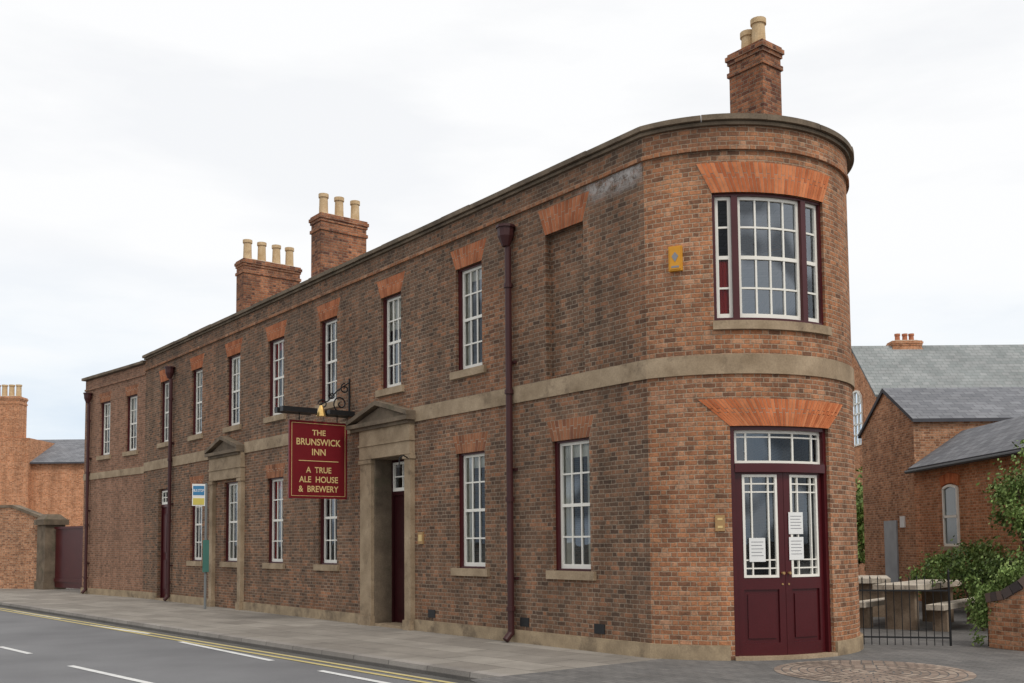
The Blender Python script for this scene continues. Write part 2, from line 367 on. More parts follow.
while r<1.12:
    n=max(6,int(2*math.pi*r/.13))
    for i in range(n):
        a0=2*math.pi*i/n; a1=2*math.pi*(i+.88)/n
        pt=lambda rr,a:Vector((cc.x+rr*math.cos(a),cc.y+rr*math.sin(a),.0085))
        am=(a0+a1)/2
        mb.face([pt(r,a0),pt(r,am),pt(r,a1),pt(r+.084,a1),pt(r+.084,am),pt(r+.084,a0)])
    r+=.1
tag(mb.build('cobble_circle',ringm()),kind='structure')
def strip(name,p0,p1,wd,z,mat):
    d=(p1-p0).normalized(); n=Vector((d.y,-d.x,0))*wd/2
    m=MB(); m.face([Vector((q.x,q.y,z)) for q in (p0-n,p1-n,p1+n,p0+n)]); return tag(m.build(name,mat),kind='structure')
for (a,b,c,d) in ((15,611,62,619),(88,625,150,634),(180,642,272,661),(320,671,420,690),(0,647,30,654),(70,666,160,686)):
    strip('road_marking',GP(a,b,-.12),GP(c,d,-.12),.10,-.114,M['line'])
for off in (.22,.42):
    m=MB(); m.face([G2(-60,-off,-.113),G2(40,-off,-.113),G2(40,-off-.08,-.113),G2(-60,-off-.08,-.113)][::-1]); tag(m.build('yellow_line',M['yline']),kind='structure')
# ------------------------------------------------------------------ the inn
inn=thing('corner_inn','long two storey brown brick inn with rounded corner and burgundy doors','building',K)
ZT=7.42
def opening(x0,x1,yt,yb,f=FP,zo=None):
    xm=(x0+x1)/2
    return (f(x0,(yt+yb)/2)[0],f(x1,(yt+yb)/2)[0],f(xm,yb)[1],f(xm,yt)[1])
UW=[(456,482,264,369),(381,401,293,386),(320,337,318,400),(268,284,340,415),(227,240,356,427),(191.5,202,370,437),(160.5,169.5,381,444)]
GW=[(553,590,436,574),(457,485,450,569),(318.5,337,475,563),(267,283,475,561),(190.5,202,490,562)]
uw=[opening(*a) for a in UW]
zt=sum(o[3] for o in uw)/len(uw); zb=sum(o[2] for o in uw)/len(uw)
gw=[opening(*a) for a in GW]
uw=[(o[0],o[1],zb,zt) for o in uw]; gzt=sum(o[3] for o in gw)/len(gw); gzb=sum(o[2] for o in gw)/len(gw)
gw=[(o[0],o[1],gzb,gzt) for o in gw]
lw=[opening(126,137,398,451,LP),opening(100,110,405,455,LP)]
lw=[(o[0],o[1],zb-.05,zt-.1) for o in lw]
blind=opening(546,584,228,376)
aw=(APx(713,260)[0],APx(824,260)[0],APx(768,321)[1],APx(768,193)[1])
ad=(APx(733,560)[0],APx(832,560)[0],0.0,APx(780,426)[1])
PWD=.24; PDP=.10
PW1=(FP(346,415,PWD)[0],FP(417,410,0)[0])
PW2=(FP(204.5,450,PWD)[0],FP(245.5,450,0)[0])
PL1=(FP(360,540,PDP)[0],FP(371,540,PDP)[0]); PR1e=FP(415,540,0)[0]; pw1=.21
PR1=(PR1e-pw1,PR1e)
PL2=(FP(209,530,PDP)[0],FP(209,530,PDP)[0]+.2); PR2e=FP(244.5,530,0)[0]; PR2=(PR2e-.2,PR2e)
md=(PL1[1]+.02,PR1[0]-.02,0.0,FP(390,456)[1])
p2w=(FP(224,520)[0],FP(238.5,520)[0],FP(231,562)[1],FP(231,482)[1])
d3=(FP(157.5,540)[0],FP(168,540)[0],0,FP(162,489)[1])
H=uw+gw+[blind,md,p2w,d3]
def wall(name,s0,s1,z0,z1,hs,mat,rec=.10,recs=None):
    m=MB(); L=samples(s0,s1,[h[0] for h in hs]+[h[1] for h in hs])
    Z=sorted(set([z0,z1]+[min(max(z,z0),z1) for h in hs for z in h[2:]]))
    for a,b in zip(L,L[1:]):
        for c,d in zip(Z,Z[1:]):
            if d-c<1e-5: continue
            x,y=(a+b)/2,(c+d)/2
            if any(h[0]<x<h[1] and h[2]<y<h[3] for h in hs): continue
            m.face([P(a,0,c),P(b,0,c),P(b,0,d),P(a,0,d)],[(a,c),(b,c),(b,d),(a,d)])
    for i,h in enumerate(hs):
        r=(recs or {}).get(i,rec); a,b,c,d=h
        m.face([P(a,0,c),P(a,0,d),P(a,-r,d),P(a,-r,c)],[(a,c),(a,d),(a+r,d),(a+r,c)])
        m.face([P(b,0,d),P(b,0,c),P(b,-r,c),P(b,-r,d)],[(b,d),(b,c),(b-r,c),(b-r,d)])
        for x,y in zip(samples(a,b),samples(a,b)[1:]):
            m.face([P(x,0,d),P(y,0,d),P(y,-r,d),P(x,-r,d)],[(x,d),(y,d),(y,d+r),(x,d+r)])
            if c>.01: m.face([P(y,0,c),P(x,0,c),P(x,-r,c),P(y,-r,c)],[(y,c),(x,c),(x,c-r),(y,c-r)])
        if h is blind:
            m.face([P(a,-r,c),P(b,-r,c),P(b,-r,d),P(a,-r,d)],[(a,c),(b,c),(b,d),(a,d)])
    return m.build(name,mat,inn)
iblind=H.index(blind); imd=H.index(md)
wall('wall',SB,0,0,ZT-.1,H,M['brick'],recs={iblind:.11,imd:.36})
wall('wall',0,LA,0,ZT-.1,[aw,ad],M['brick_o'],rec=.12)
LT=ZT-.14
wall('wall',SE,SB,0,LT-.1,lw,M['brick_l'])
wall('wall',LA,LA+16,0,ZT-.1,[],M['brick'])
RE=P(LA+16,0,0); EE=Vector((Ep.x,Ep.y,0)); E2=EE-nL*7
m=MB(); pts=[RE,E2,EE]; u=0
for a,b in zip(pts,pts[1:]):
    L=(b-a).length; m.face([a,b,b+Vector((0,0,ZT-.2)),a+Vector((0,0,ZT-.2))],[(u,0),(u+L,0),(u+L,ZT-.2),(u,ZT-.2)]); u+=L
m.build('wall',M['brick'],inn)
m=MB(); rp=[P(s,-.02,ZT-.45) for s in [SE,SB,0]+[LA*i/12 for i in range(1,13)]+[LA+16]]+[Vector((E2.x,E2.y,ZT-.45))]
m.face(rp,[(p.x,p.y) for p in rp]); m.build('roof',M['slate'],inn)
def band(name,spans,d0,d1,z0,z1,mat):
    for a,b in spans:
        m=MB(); m.sbox(a,b,d0,d1,z0,z1); m.build(name,mat,inn)
BZ0,BZ1=FP(648,379)[1],FP(648,360)[1]
band('stone_band',[(SB,PL2[0]),(PR2[1],PL1[0]),(PR1[1],LA+16)],-.02,.03,BZ0,BZ1,M['stone'])
band('stone_band',[(SE,SB)],-.02,.03,BZ0-.05,BZ1-.1,M['stone'])
rj=random.Random(11)
def coping(s0,s1,ov,z0,z1):
    m=MB(); s=s0
    while s<s1-.05:
        e=min(s+rj.uniform(.8,1.15),s1)
        j=rj.uniform(-.006,.006); m.sbox(s+.003,e-.003,-.3,ov+rj.uniform(-.008,.008),z0,z1+j); s=e
    m.build('cornice',M['stone_d'],inn)
coping(SB,LA+16,.12,ZT-.075,ZT)
band('cornice_moulding',[(SB,LA+16)],-.02,.07,ZT-.13,ZT-.083,M['stone_d'])
band('brick_string',[(SB,LA+16)],-.02,.045,ZT-.47,ZT-.41,M['brick_o'])
band('brick_frieze',[(SB,-.001)],-.02,.022,ZT-.41,ZT-.132,M['brick'])
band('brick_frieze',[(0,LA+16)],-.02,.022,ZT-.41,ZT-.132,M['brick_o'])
coping(SE-.1,SB-.003,.11,LT-.08,LT)
band('brick_string',[(SE,SB-.003)],-.02,.04,LT-.45,LT-.39,M['brick_l'])
dspans=[(SE,d3[0]),(d3[1],PL2[0]-.03),(PR2[1]+.03,PL1[0]-.03),(PR1[1]+.03,ad[0]-.06),(ad[1]+.02,LA+16)]
band('plinth',dspans,-.02,.04,0,.2,M['stone_p'])
def arch(o,h,splay,n,d=.010,parent=None,mort=True,mat='vous'):
    a,b,zb_,zt_=o; z0=zt_; z1=zt_+h
    m=MB()
    for i in range(n):
        t0=(i+.07)/n; t1=(i+.93)/n
        zm=z0+h*(.5 if i%2 else .64); g=.005
        def at(t,z): f=(z-z0)/h; return a-splay*f+(b-a+2*splay*f)*t
        for za,zc in ((z0,zm-g),(zm+g,z1)):
            m.sprism([(at(t0,za),za),(at(t1,za),za),(at(t1,zc),zc),(at(t0,zc),zc)],-.02,d)
    ar=m.build('brick_arch',M[mat],parent)
    if mort:
        m=MB(); k=max(1,n//2)
        for i in range(k):
            t0=i/k; t1=(i+1)/k
            m.sprism([(a+(b-a)*t0,z0),(a+(b-a)*t1,z0),(a-splay+(b-a+2*splay)*t1,z1),(a-splay+(b-a+2*splay)*t0,z1)],-.02,d-.004)
        m.build('mortar_bed',M['mortar'],ar if parent is inn else parent)
    return ar
def glass_curtain(o,rec,w,cur=None,gm_='glass'):
    a,b,c,d=o
    m=MB(); L=samples(a,b)
    for x,y in zip(L,L[1:]): m.face([P(x,-rec-.045,c),P(y,-rec-.045,c),P(y,-rec-.045,d),P(x,-rec-.045,d)])
    m.build('glass',M[gm_],w)
    if cur:
        m=MB(); W=b-a
        def sheetc(x0,x1,za,zc):
            n=14
            for i in range(n):
                p=x0+(x1-x0)*i/n; q=x0+(x1-x0)*(i+1)/n; f=lambda k:-rec-.085-.012*math.sin(k*2.4)
                m.face([P(p,f(i),za),P(q,f(i+1),za),P(q,f(i+1),zc),P(p,f(i),zc)])
        if cur[0]=='side': sheetc(a,a+W*.24,c,d); sheetc(b-W*.24,b,c,d); sheetc(a,b,d-(d-c)*.12,d)
        elif cur[0]=='left': sheetc(a,a+W*cur[2],c,c+(d-c)*cur[3])
        elif cur[0]=='blind': sheetc(a,b,d-(d-c)*cur[2],d)
        m.build('curtain',M[cur[1]],w)
def sash(o,rec,w,cols=3,rows=4,fr=.055,name='sash'):
    a,b,c,d=o; m=MB(); t=.045; zm=(c+d)/2
    d0,d1=-rec-.06,-rec-.015
    m.sbox(a,a+t,d0,d1,c,d); m.sbox(b-t,b,d0,d1,c,d); m.sbox(a+t,b-t,d0,d1,c,c+t*1.5); m.sbox(a+t,b-t,d0,d1,d-t,d)
    if rows>=4: m.sbox(a+t,b-t,d0,d1-.002,zm-.025,zm+.025)
    for i in range(1,cols):
        x=a+t+(b-a-2*t)*i/cols; m.sbox(x-.013,x+.013,d0+.01,d1-.008,c+t,d-t)
    for j in range(1,rows):
        z=c+(d-c)*j/rows
        if rows>=4 and j*2==rows: continue
        m.sbox(a+t,b-t,d0+.011,d1-.01,z-.013,z+.013)
    return m.build(name,M['cream'],w)
def window(o,rec=.055,cols=3,rows=4,sill=True,ar=None,cur=None,label=None):
    a,b,c,d=o; f=.06; m=MB()
    m.sbox(a,a+f,-rec-.13,-rec,c,d); m.sbox(b-f,b,-rec-.13,-rec,c,d); m.sbox(a+f,b-f,-rec-.13,-rec,d-.03,d); m.sbox(a+f,b-f,-rec-.13,-rec+.01,c,c+.03)
    w=m.build('window',M['burg'],inn)
    if label: w['label']=label
    io=(a+f,b-f,c+.03,d-.03)
    sash(io,rec+.035,w,cols,rows); glass_curtain(io,rec+.035,w,cur)
    if sill:
        m=MB(); m.sbox(a-.12,b+.12,-rec-.1,.06,c-.13,c); m.build('sill',M['stone'],w)
    if ar: arch(o,ar[0],ar[1],ar[2],parent=w,mat=ar[3],d=.006)
    return w
curs=[('side','cur_c'),('blind','cur_c',.35),None,('side','cur_r'),('blind','cur_c',.5),('side','cur_c'),None]
for i,o in enumerate(uw): window(o,ar=(.36,.16,12,'vous_m'),cur=curs[i])
for i,o in enumerate(gw): window(o,ar=(.32,.12,12,'vous_d'),cur=[('side','cur_c'),('side','cur_c'),('blind','cur_c',.3),('side','cur_r'),None][i])
for o in lw: window(o,ar=(.3,.1,9,'vous_d'),cur=('blind','cur_c',.4))
window(p2w,sill=True,cur=('side','cur_c'))
arch(blind,.42,.16,13,parent=inn,mat='vous_m')
a,b,c,d=aw; rec=.07
s1=APx(736,260)[0]; s2=APx(806,260)[0]
m=MB()
f=.04
m.sbox(a,a+f,-rec-.1,-rec+.03,c,d); m.sbox(b-f,b,-rec-.1,-rec+.03,c,d); m.sbox(a+f,b-f,-rec-.1,-rec+.03,d-.035,d); m.sbox(a+f,b-f,-rec-.1,-rec+.04,c,c+.05)
for x in (s1,s2): m.sbox(x-.045,x+.045,-rec-.1,-rec+.04,c+.05,d-.035)
w=m.build('window',M['burg'],inn); w['label']='wide three part curved sash window above the corner doors'
for (x0,x1,cc_) in ((a+f,s1-.045,1),(s1+.045,s2-.045,4),(s2+.045,b-f,1)):
    io=(x0,x1,c+.05,d-.035); lf=cc_==1 and x0<s1; sash(io,rec,w,cc_,4); glass_curtain(io,rec,w,('left','cur_r',1.0,.48) if lf else None,'glassc' if lf else 'glassb')
m=MB(); m.sbox(a-.02,b+.06,-rec-.1,.05,c-.12,c); m.build('sill',M['stone'],w)
arch(aw,.42,.2,36,parent=w)
a,b,c,d=ad; ztr=APx(780,463)[1]
m=MB(); f=.06
m.sbox(a,a+f,-.2,-.05,0.02,d); m.sbox(b-f,b,-.2,-.05,0.02,d); m.sbox(a+f,b-f,-.2,-.05,d-.05,d); m.sbox(a+f,b-f,-.2,-.03,ztr-.12,ztr)
fr=m.build('door_frame',M['burg2'],inn)
arch(ad,.37,.42,42,parent=fr)
m=MB(); m.sbox(a,b,-.2,.05,0,.05); m.build('doorstep',M['stone'],fr)
io=(a+f,b-f,ztr,d-.05)
fl=MB(); t=.04; x0,x1,z0,z1=io; d0,d1=-.16,-.11
fl.sbox(x0,x0+t,d0,d1,z0,z1); fl.sbox(x1-t,x1,d0,d1,z0,z1); fl.sbox(x0+t,x1-t,d0,d1,z0,z0+t); fl.sbox(x0+t,x1-t,d0,d1,z1-t,z1)
for q in (.12,.37,.63,.88): x=x0+(x1-x0)*q; fl.sbox(x-.014,x+.014,d0+.01,d1-.005,z0+t,z1-t)
fl.sbox(x0+t,x1-t,d0+.012,d1-.01,z0+(z1-z0)*.8-.01,z0+(z1-z0)*.8+.01)
fo=fl.build('fanlight',M['cream'],inn); glass_curtain(io,.09,fo)
zt2=ztr-.12; mid=(a+b)/2; zg0=APx(760,578)[1]; zg1=APx(760,474)[1]
for k,(x0,x1) in enumerate(((a+f+.004,mid-.003),(mid+.003,b-f-.004))):
    gx0,gx1=x0+.10,x1-.10
    m=MB()
    m.sbox(x0,gx0,-.15,-.10,.05,zt2); m.sbox(gx1,x1,-.15,-.10,.05,zt2); m.sbox(gx0,gx1,-.15,-.10,zg1,zt2)
    m.sbox(gx0,gx1,-.15,-.10,zg0-.16,zg0); m.sbox(gx0,gx1,-.15,-.10,.05,.22); m.sbox(gx0,gx1,-.145,-.125,.22,zg0-.16)
    m.sbox(gx0+.05,gx1-.05,-.14,-.108,.28,zg0-.22)
    dr=m.build('door',M['burg2'],inn)
    m=MB(); t=.035; e0,e1=-.145,-.092
    m.sbox(gx0,gx0+t,e0,e1,zg0,zg1); m.sbox(gx1-t,gx1,e0,e1,zg0,zg1); m.sbox(gx0+t,gx1-t,e0,e1,zg0,zg0+t); m.sbox(gx0+t,gx1-t,e0,e1,zg1-t,zg1)
    W=gx1-gx0; hh=zg1-zg0
    for q in (.26,.74):
        x=gx0+W*q; m.sbox(x-.010,x+.010,e0+.01,e1-.006,zg0+t,zg1-t)
    for q in (.09,.17,.83,.91):
        z=zg0+hh*q; m.sbox(gx0+t,gx1-t,e0+.012,e1-.009,z-.009,z+.009)
    m.build('glazing_bars',M['cream'],dr)
    m=MB(); L=samples(gx0,gx1)
    for x,y in zip(L,L[1:]): m.face([P(x,-.13,zg0),P(y,-.13,zg0),P(y,-.13,zg1),P(x,-.13,zg1)])
    m.build('glass',M['glass'],dr)
    for (px0,px1,py0,py1) in ([(751,768,538,562)] if k==0 else [(793,808,512,534),(793,808,537,560)]):
        n0=APx(px0,550)[0]; n1=APx(px1,550)[0]; za=APx(px0,py1)[1]; zc=APx(px0,py0)[1]
        m=MB(); m.sbox(n0,n1,-.088,-.085,za,zc); nn=m.build('notice',M['white'],dr)
        m=MB()
        for j in range(5):
            z=zc-.05-(zc-za-.09)*j/5; m.sbox(n0+.03,n1-.03-.02*(j%2),-.085,-.083,z-.008,z)
        m.build('notice_text',M['ink'],dr)
    m=MB(); hx=(mid-.05) if k==0 else (mid+.05); m.tube(P(hx,-.10,1.15),P(hx,-.05,1.15),.015,.02,10); m.tube(P(hx,-.1,1.0),P(hx,-.09,1.0),.014,.014,8); m.build('door_handle',M['brass'],dr)
def portico(c0,c1,zc,pl,pr):
    DP=PDP
    m=MB(); m.sbox(pl[0]-.01,pr[1]+.0,-.02,DP+.015,zc-.75,zc-.12); m.sbox(pl[0]-.03,pr[1]+.02,-.02,DP+.04,zc-.5,zc-.46)
    po=m.build('portico',M['stone'],inn)
    for x,y in (pl,pr):
        m=MB(); m.sbox(x,y,0,DP,.18,zc-.75); m.sbox(x-.025,y+.025,0,DP+.03,.0,.18); m.sbox(x-.025,y+.025,0,DP+.03,zc-.84,zc-.77)
        m.build('pilaster',M['stone'],po)
    m=MB(); m.sbox(c0,c1,-.02,PWD,zc-.12,zc-.04); m.sbox(c0+.05,c1-.05,-.02,PWD-.07,zc-.18,zc-.122)
    cm=(c0+c1)/2; ap=zc+.30
    m.sprism([(c0+.1,zc-.04),(c1-.1,zc-.04),(cm,ap-.07)],-.02,DP+.03)
    m.sprism([(c0,zc-.038),(cm,ap-.04),(cm,ap+.05),(c0,zc+.045)],-.02,PWD+.005)
    m.sprism([(cm,ap-.04),(c1,zc-.038),(c1,zc+.045),(cm,ap+.05)],-.02,PWD+.005)
    m.build('pediment',M['stone_d'],po)
    return po
pz=FP(412,411,PWD)[1]
po1=portico(PW1[0],PW1[1],pz,PL1,PR1)
portico(PW2[0],PW2[1],pz,PL2,PR2)
m=MB(); m.sbox(md[0]-.01,md[0]+.03,-.34,.03,0.051,md[3]); m.sbox(md[1]-.03,md[1]+.01,-.34,.03,0.051,md[3]); m.sbox(md[0]+.03,md[1]-.03,-.34,.03,md[3]-.04,md[3]+.01); m.build('door_surround',M['stone_d'],po1)
def pdoor(o,rec,fanh,mt='burg'):
    a,b,c,d=o; m=MB()
    m.sbox(a,a+.06,-rec-.08,-rec,0,d); m.sbox(b-.06,b,-rec-.08,-rec,0,d); m.sbox(a+.06,b-.06,-rec-.08,-rec,d-.05,d)
    if fanh: m.sbox(a+.06,b-.06,-rec-.08,-rec,d-fanh-.08,d-fanh)
    fr=m.build('door_frame',M[mt],inn)
    top=d-fanh-.08 if fanh else d-.05
    m=MB(); x0,x1=a+.06,b-.06
    m.sbox(x0,x1,-rec-.06,-rec-.04,.05,top)
    for (u0,u1,v0,v1) in ((.12,.46,.1,.42),(.54,.88,.1,.42),(.12,.46,.5,.92),(.54,.88,.5,.92)):
        m.sbox(x0+(x1-x0)*u0,x0+(x1-x0)*u1,-rec-.045,-rec-.02,.05+(top-.05)*v0,.05+(top-.05)*v1)
    dr=m.build('door',M[mt],inn)
    m=MB(); m.tube(P(x1-.08,-rec-.04,1.1),P(x1-.08,-rec+.02,1.1),.02,.03,8); m.build('door_handle',M['brass'],dr)
    m=MB(); m.sbox(a,b,-rec-.1,.05,0,.05); m.build('doorstep',M['stone'],fr)
    if fanh:
        io=(a+.06,b-.06,d-fanh,d-.05); w=sash(io,rec-.02,inn,3,2,name='fanlight'); glass_curtain(io,rec,w)
pdoor((md[0]+.03,md[1]-.03,0,md[3]-.04),.34,.62,'burg_shade')
pdoor(d3,.1,.45)
def pipe(s,hz,w=.055):
    m=MB(); m.tube(P(s,.09,.12),P(s,.09,hz),w,w,12)
    z=.5
    while z<hz-.3: m.tube(P(s,.09,z),P(s,.09,z+.07),w*1.35,w*1.35,12); z+=1.75
    m.tube(P(s,.09,.15),P(s,.2,.04),w,w,12)
    p=m.build('drainpipe',M['pipe'],inn,smooth=False)
    m=MB(); m.tube(P(s,.13,hz),P(s,.13,hz+.16),w*1.2,w*2.4,10); m.tube(P(s,.13,hz+.16),P(s,.13,hz+.30),w*2.4,w*2.6,10); m.tube(P(s,.13,hz+.30),P(s,.13,hz+.34),w*3.0,w*3.0,10)
    m.build('hopper',M['pipe'],p)
    m=MB()
    for z in (1.0,2.75,4.5): m.sbox(s-.1,s+.1,0,.04,z,z+.04)
    m.build('pipe_bracket',M['pipe'],p)
pipe(FP(509.5,450,.09)[0],FP(507,246,.13)[1])
pipe(FP(170,450,.09)[0],FP(171,378,.13)[1],.05)
pipe(LP(88,450,.09)[0],LP(88,403,.13)[1],.05)
for px,py in ((432,617),(525,629),(600,640)):
    s,z=FP(px,py,.0); m=MB()
    m.sbox(s-.11,s+.11,-.02,.012,.26,.40); v=m.build('air_vent',M['black'],inn)
# thin smeared limewash stain on the wall below the parapet: a skin with ragged, fading edges
sA=FP(575,190)[0]; sB=-.02; zA=ZT-.47
m=MB(); n=16
for i in range(n):
    t0=i/n; t1=(i+1)/n; a0=sA+(sB-sA)*t0; a1=sA+(sB-sA)*t1; h=.36
    m.face([P(a0,.003,zA-h),P(a1 if i<n-1 else sB,.003,zA-h),P(a1 if i<n-1 else sB,.003,zA-.002),P(a0,.003,zA-.002)],[(t0,0),(t1,0),(t1,1),(t0,1)])
lm=bpy.data.materials.new('limewash_stain'); lm.use_nodes=True; nt=lm.node_tree; b_=nt.nodes['Principled BSDF']; b_.inputs['Base Color'].default_value=(.62,.58,.55,1); b_.inputs['Roughness'].default_value=.95
uvn=nt.nodes.new('ShaderNodeUVMap'); uvn.uv_map='UVMap'; spn=nt.nodes.new('ShaderNodeSeparateXYZ'); nt.links.new(uvn.outputs[0],spn.inputs[0])
ed=mth(nt,'MULTIPLY',ramp(nt,spn.outputs[0],[(0,gray(0)),(.3,gray(.8)),(.85,gray(1)),(1,gray(.5))]),ramp(nt,spn.outputs[1],[(0,gray(0)),(.55,gray(.75)),(1,gray(1))]))
nn_=ramp(nt,noise(nt,7,7,rough=.75),[(.38,gray(0)),(.58,gray(1))])
nt.links.new(mth(nt,'MULTIPLY',mth(nt,'MULTIPLY',ed,nn_),.85),b_.inputs['Alpha'])
m.build('worn_limewash',lm,inn)
def chimney(cx,cy,hw,hd,ztop,pots,ph,pr,r=rF,parent=inn,base=6.6,mat='chim',potm='pot'):
    m=MB(); c=(cx,cy)
    m.obox(c,r,hw,hd,base,ztop-.42); m.obox(c,r,hw+.03,hd+.03,ztop-.42,ztop-.34); m.obox(c,r,hw,hd,ztop-.34,ztop-.2)
    m.obox(c,r,hw+.025,hd+.025,ztop-.2,ztop-.13); m.obox(c,r,hw+.05,hd+.05,ztop-.13,ztop-.05); m.obox(c,r,hw+.02,hd+.02,ztop-.05,ztop)
    ch=m.build('chimney',M[mat],parent)
    rr=Vector((r[0],r[1],0)).normalized(); nn=Vector((rr.y,-rr.x,0))
    for (u,v,k) in pots:
        q=Vector((cx,cy,ztop))+rr*u+nn*v; m=MB(); z=Vector((0,0,1)); h=ph*k
        m.tube(q-z*.02,q+z*.06,pr*1.2,pr*1.15,14); m.tube(q+z*.06,q+z*(h-.09),pr*1.0,pr*.9,14); m.tube(q+z*(h-.09),q+z*h,pr*1.1,pr*1.1,14); m.tube(q+z*(h-.001),q+z*(h+.004),pr*.75,pr*.75,14)
        m.build('chimney_pot',M[potm],ch)
    m=MB(); m.obox(c,r,hw-.05,hd-.05,ztop,ztop+.05,.8); m.build('flaunching',M['mortar'],ch)
    return ch
c1=AT(755,80,17.0); zc=AT(755,46,16.8).z
chimney(c1.x,c1.y,.36,.25,zc,((-.13,.0,.85),(.10,-.0,1.15)),.46,.125)
p=AT(339,250,24.5); chimney(p.x,p.y,.63,.26,AT(339,220,24.5).z,((-.45,0,1),(0,0,1),(.43,0,1)),.56,.115,r=nF)
p=AT(268.5,290,29); chimney(p.x,p.y,.88,.26,AT(268,265,29).z,((-.66,0,1),(-.24,0,1),(.22,0,1),(.66,0,1)),.62,.125,r=nF)
Zv=Vector((0,0,1))
ls=PR1[1]-.05; lz=FP(408,466)[1]
m=MB(); m.path([P(ls,PDP,lz+.12),P(ls,.22,lz+.18),P(ls,.30,lz+.12),P(ls,.31,lz)],.012)
ln=m.build('lantern_bracket',M['black'],inn)
m=MB(); q=P(ls,.31,lz); m.tube(q,q-Zv*.06,.03,.07,6); m.tube(q-Zv*.06,q-Zv*.18,.06,.04,6); m.tube(q-Zv*.18,q-Zv*.2,.045,.045,6); m.build('lantern',M['black'],ln)
# ------------------------------------------------------------------ hanging sign
ss=FP(350,450)[0]
def hp(d,z,side=0): v=P(ss,d,z); return v+rF*side
szb,szt=2.50,4.05
sg=thing('hanging_sign','burgundy hanging inn sign with gold lettering under a black lamp bar','sign',P(ss,0,3.2))
x0,x1=.08,1.36
m=MB(); m.bar(hp(x0,(szb+szt)/2),hp(x1,(szb+szt)/2),.05,szt-szb,Vector((0,0,1))); m.build('sign_board',M['signred'],sg)
m=MB(); e=.028
for (da,za,db,zb_) in ((x0+.05,szb+.05,x1-.05,szb+.05),(x0+.05,szt-.05,x1-.05,szt-.05),(x0+.05,szb+.05,x0+.05,szt-.05),(x1-.05,szb+.05,x1-.05,szt-.05)):
    m.bar(hp(da,za,e),hp(db,zb_,e),.008,.008,Vector((0,0,1)) if za==zb_ else nF)
m.bar(hp(x0+.2,szt-.80,e),hp(x1-.2,szt-.80,e),.006,.014)
m.build('gold_border',M['gold'],sg)
def text(txt,height,width,pos,xa,parent,mat,name='lettering'):
    cu=bpy.data.curves.new('t','FONT'); cu.body=txt; cu.align_x='CENTER'; cu.align_y='CENTER'; cu.size=1; cu.offset=.016
    to=bpy.data.objects.new('t',cu); COL.objects.link(to)
    bpy.context.view_layer.update()
    me=bpy.data.meshes.new_from_object(to.evaluated_get(bpy.context.evaluated_depsgraph_get())); bpy.data.objects.remove(to)
    xs=[v.co.x for v in me.vertices]; ys=[v.co.y for v in me.vertices]
    sx=width/(max(xs)-min(xs)); sy=height/(max(ys)-min(ys)); mx=(max(xs)+min(xs))/2; my=(max(ys)+min(ys))/2
    xa=Vector(xa).normalized(); org=ORG[parent.name]
    for v in me.vertices:
        p=Vector(pos)+xa*((v.co.x-mx)*sx)+Vector((0,0,1))*((v.co.y-my)*sy); v.co=p-org
    me.materials.clear(); me.materials.append(mat); me.name=name
    o=bpy.data.objects.new(name,me); COL.objects.link(o); o.parent=parent; ORG[o.name]=org; return o
xm=(x0+x1)/2
for t,h,wd,dz in (('THE',.11,.30,.23),('BRUNSWICK',.135,.98,.42),('INN',.13,.30,.62),('A  TRUE',.12,.56,.98),('ALE  HOUSE',.125,.86,1.17),('&  BREWERY',.125,.88,1.36)):
    text(t,h,wd,hp(xm,szt-dz,.029),-nF,sg,M['gold'])
zb2=szt+.16
m=MB(); m.bar(hp(-.02,zb2),hp(1.5,zb2),.035,.035)
for d in (.3,1.14): m.path([hp(d,zb2),hp(d,szt)],.012)
def spiral(cd,cz,r0,turns,a0,dirn=1):
    pts=[]
    for i in range(40):
        t=i/39; r=r0*(1-t*.85); a=a0+dirn*t*turns*2*math.pi; pts.append(hp(cd+r*math.cos(a),cz+r*math.sin(a)))
    return pts
m.path(spiral(.22,zb2+.24,.18,1.4,-math.pi/2),.016); m.path(spiral(.12,zb2+.56,.11,1.3,math.pi/2,-1),.014); m.path([hp(.02,zb2),hp(.02,zb2+.78)],.02)
m.path([hp(.02,zb2+.7),hp(.3,zb2+.5),hp(.5,zb2+.28),hp(.7,zb2+.18)],.014); m.path(spiral(.62,zb2+.2,.11,1.2,0),.014); m.path(spiral(.42,zb2+.40,.08,1.2,0,-1),.012)
m.build('bracket',M['black'],sg)
for (da,db) in ((-.02,.56),(.84,1.58)):
    m=MB(); m.bar(hp(da,zb2+.03,.13),hp(db,zb2+.03,.13),.13,.10); m.bar(hp(da,zb2+.03,-.13),hp(db,zb2+.03,-.13),.13,.10); m.bar(hp((da+db)/2,zb2+.02,-.13),hp((da+db)/2,zb2+.02,.13),.03,.03)
    m.build('lamp_trough',M['black'],sg)
m=MB(); q=hp(.70,zb2+.16,.08); m.tube(q,q+Vector((0,0,-.08)),.03,.06,12); m.tube(q+Vector((0,0,-.08)),q+Vector((0,0,-.22)),.06,.10,12); m.build('brass_lamp',M['brassb'],sg)
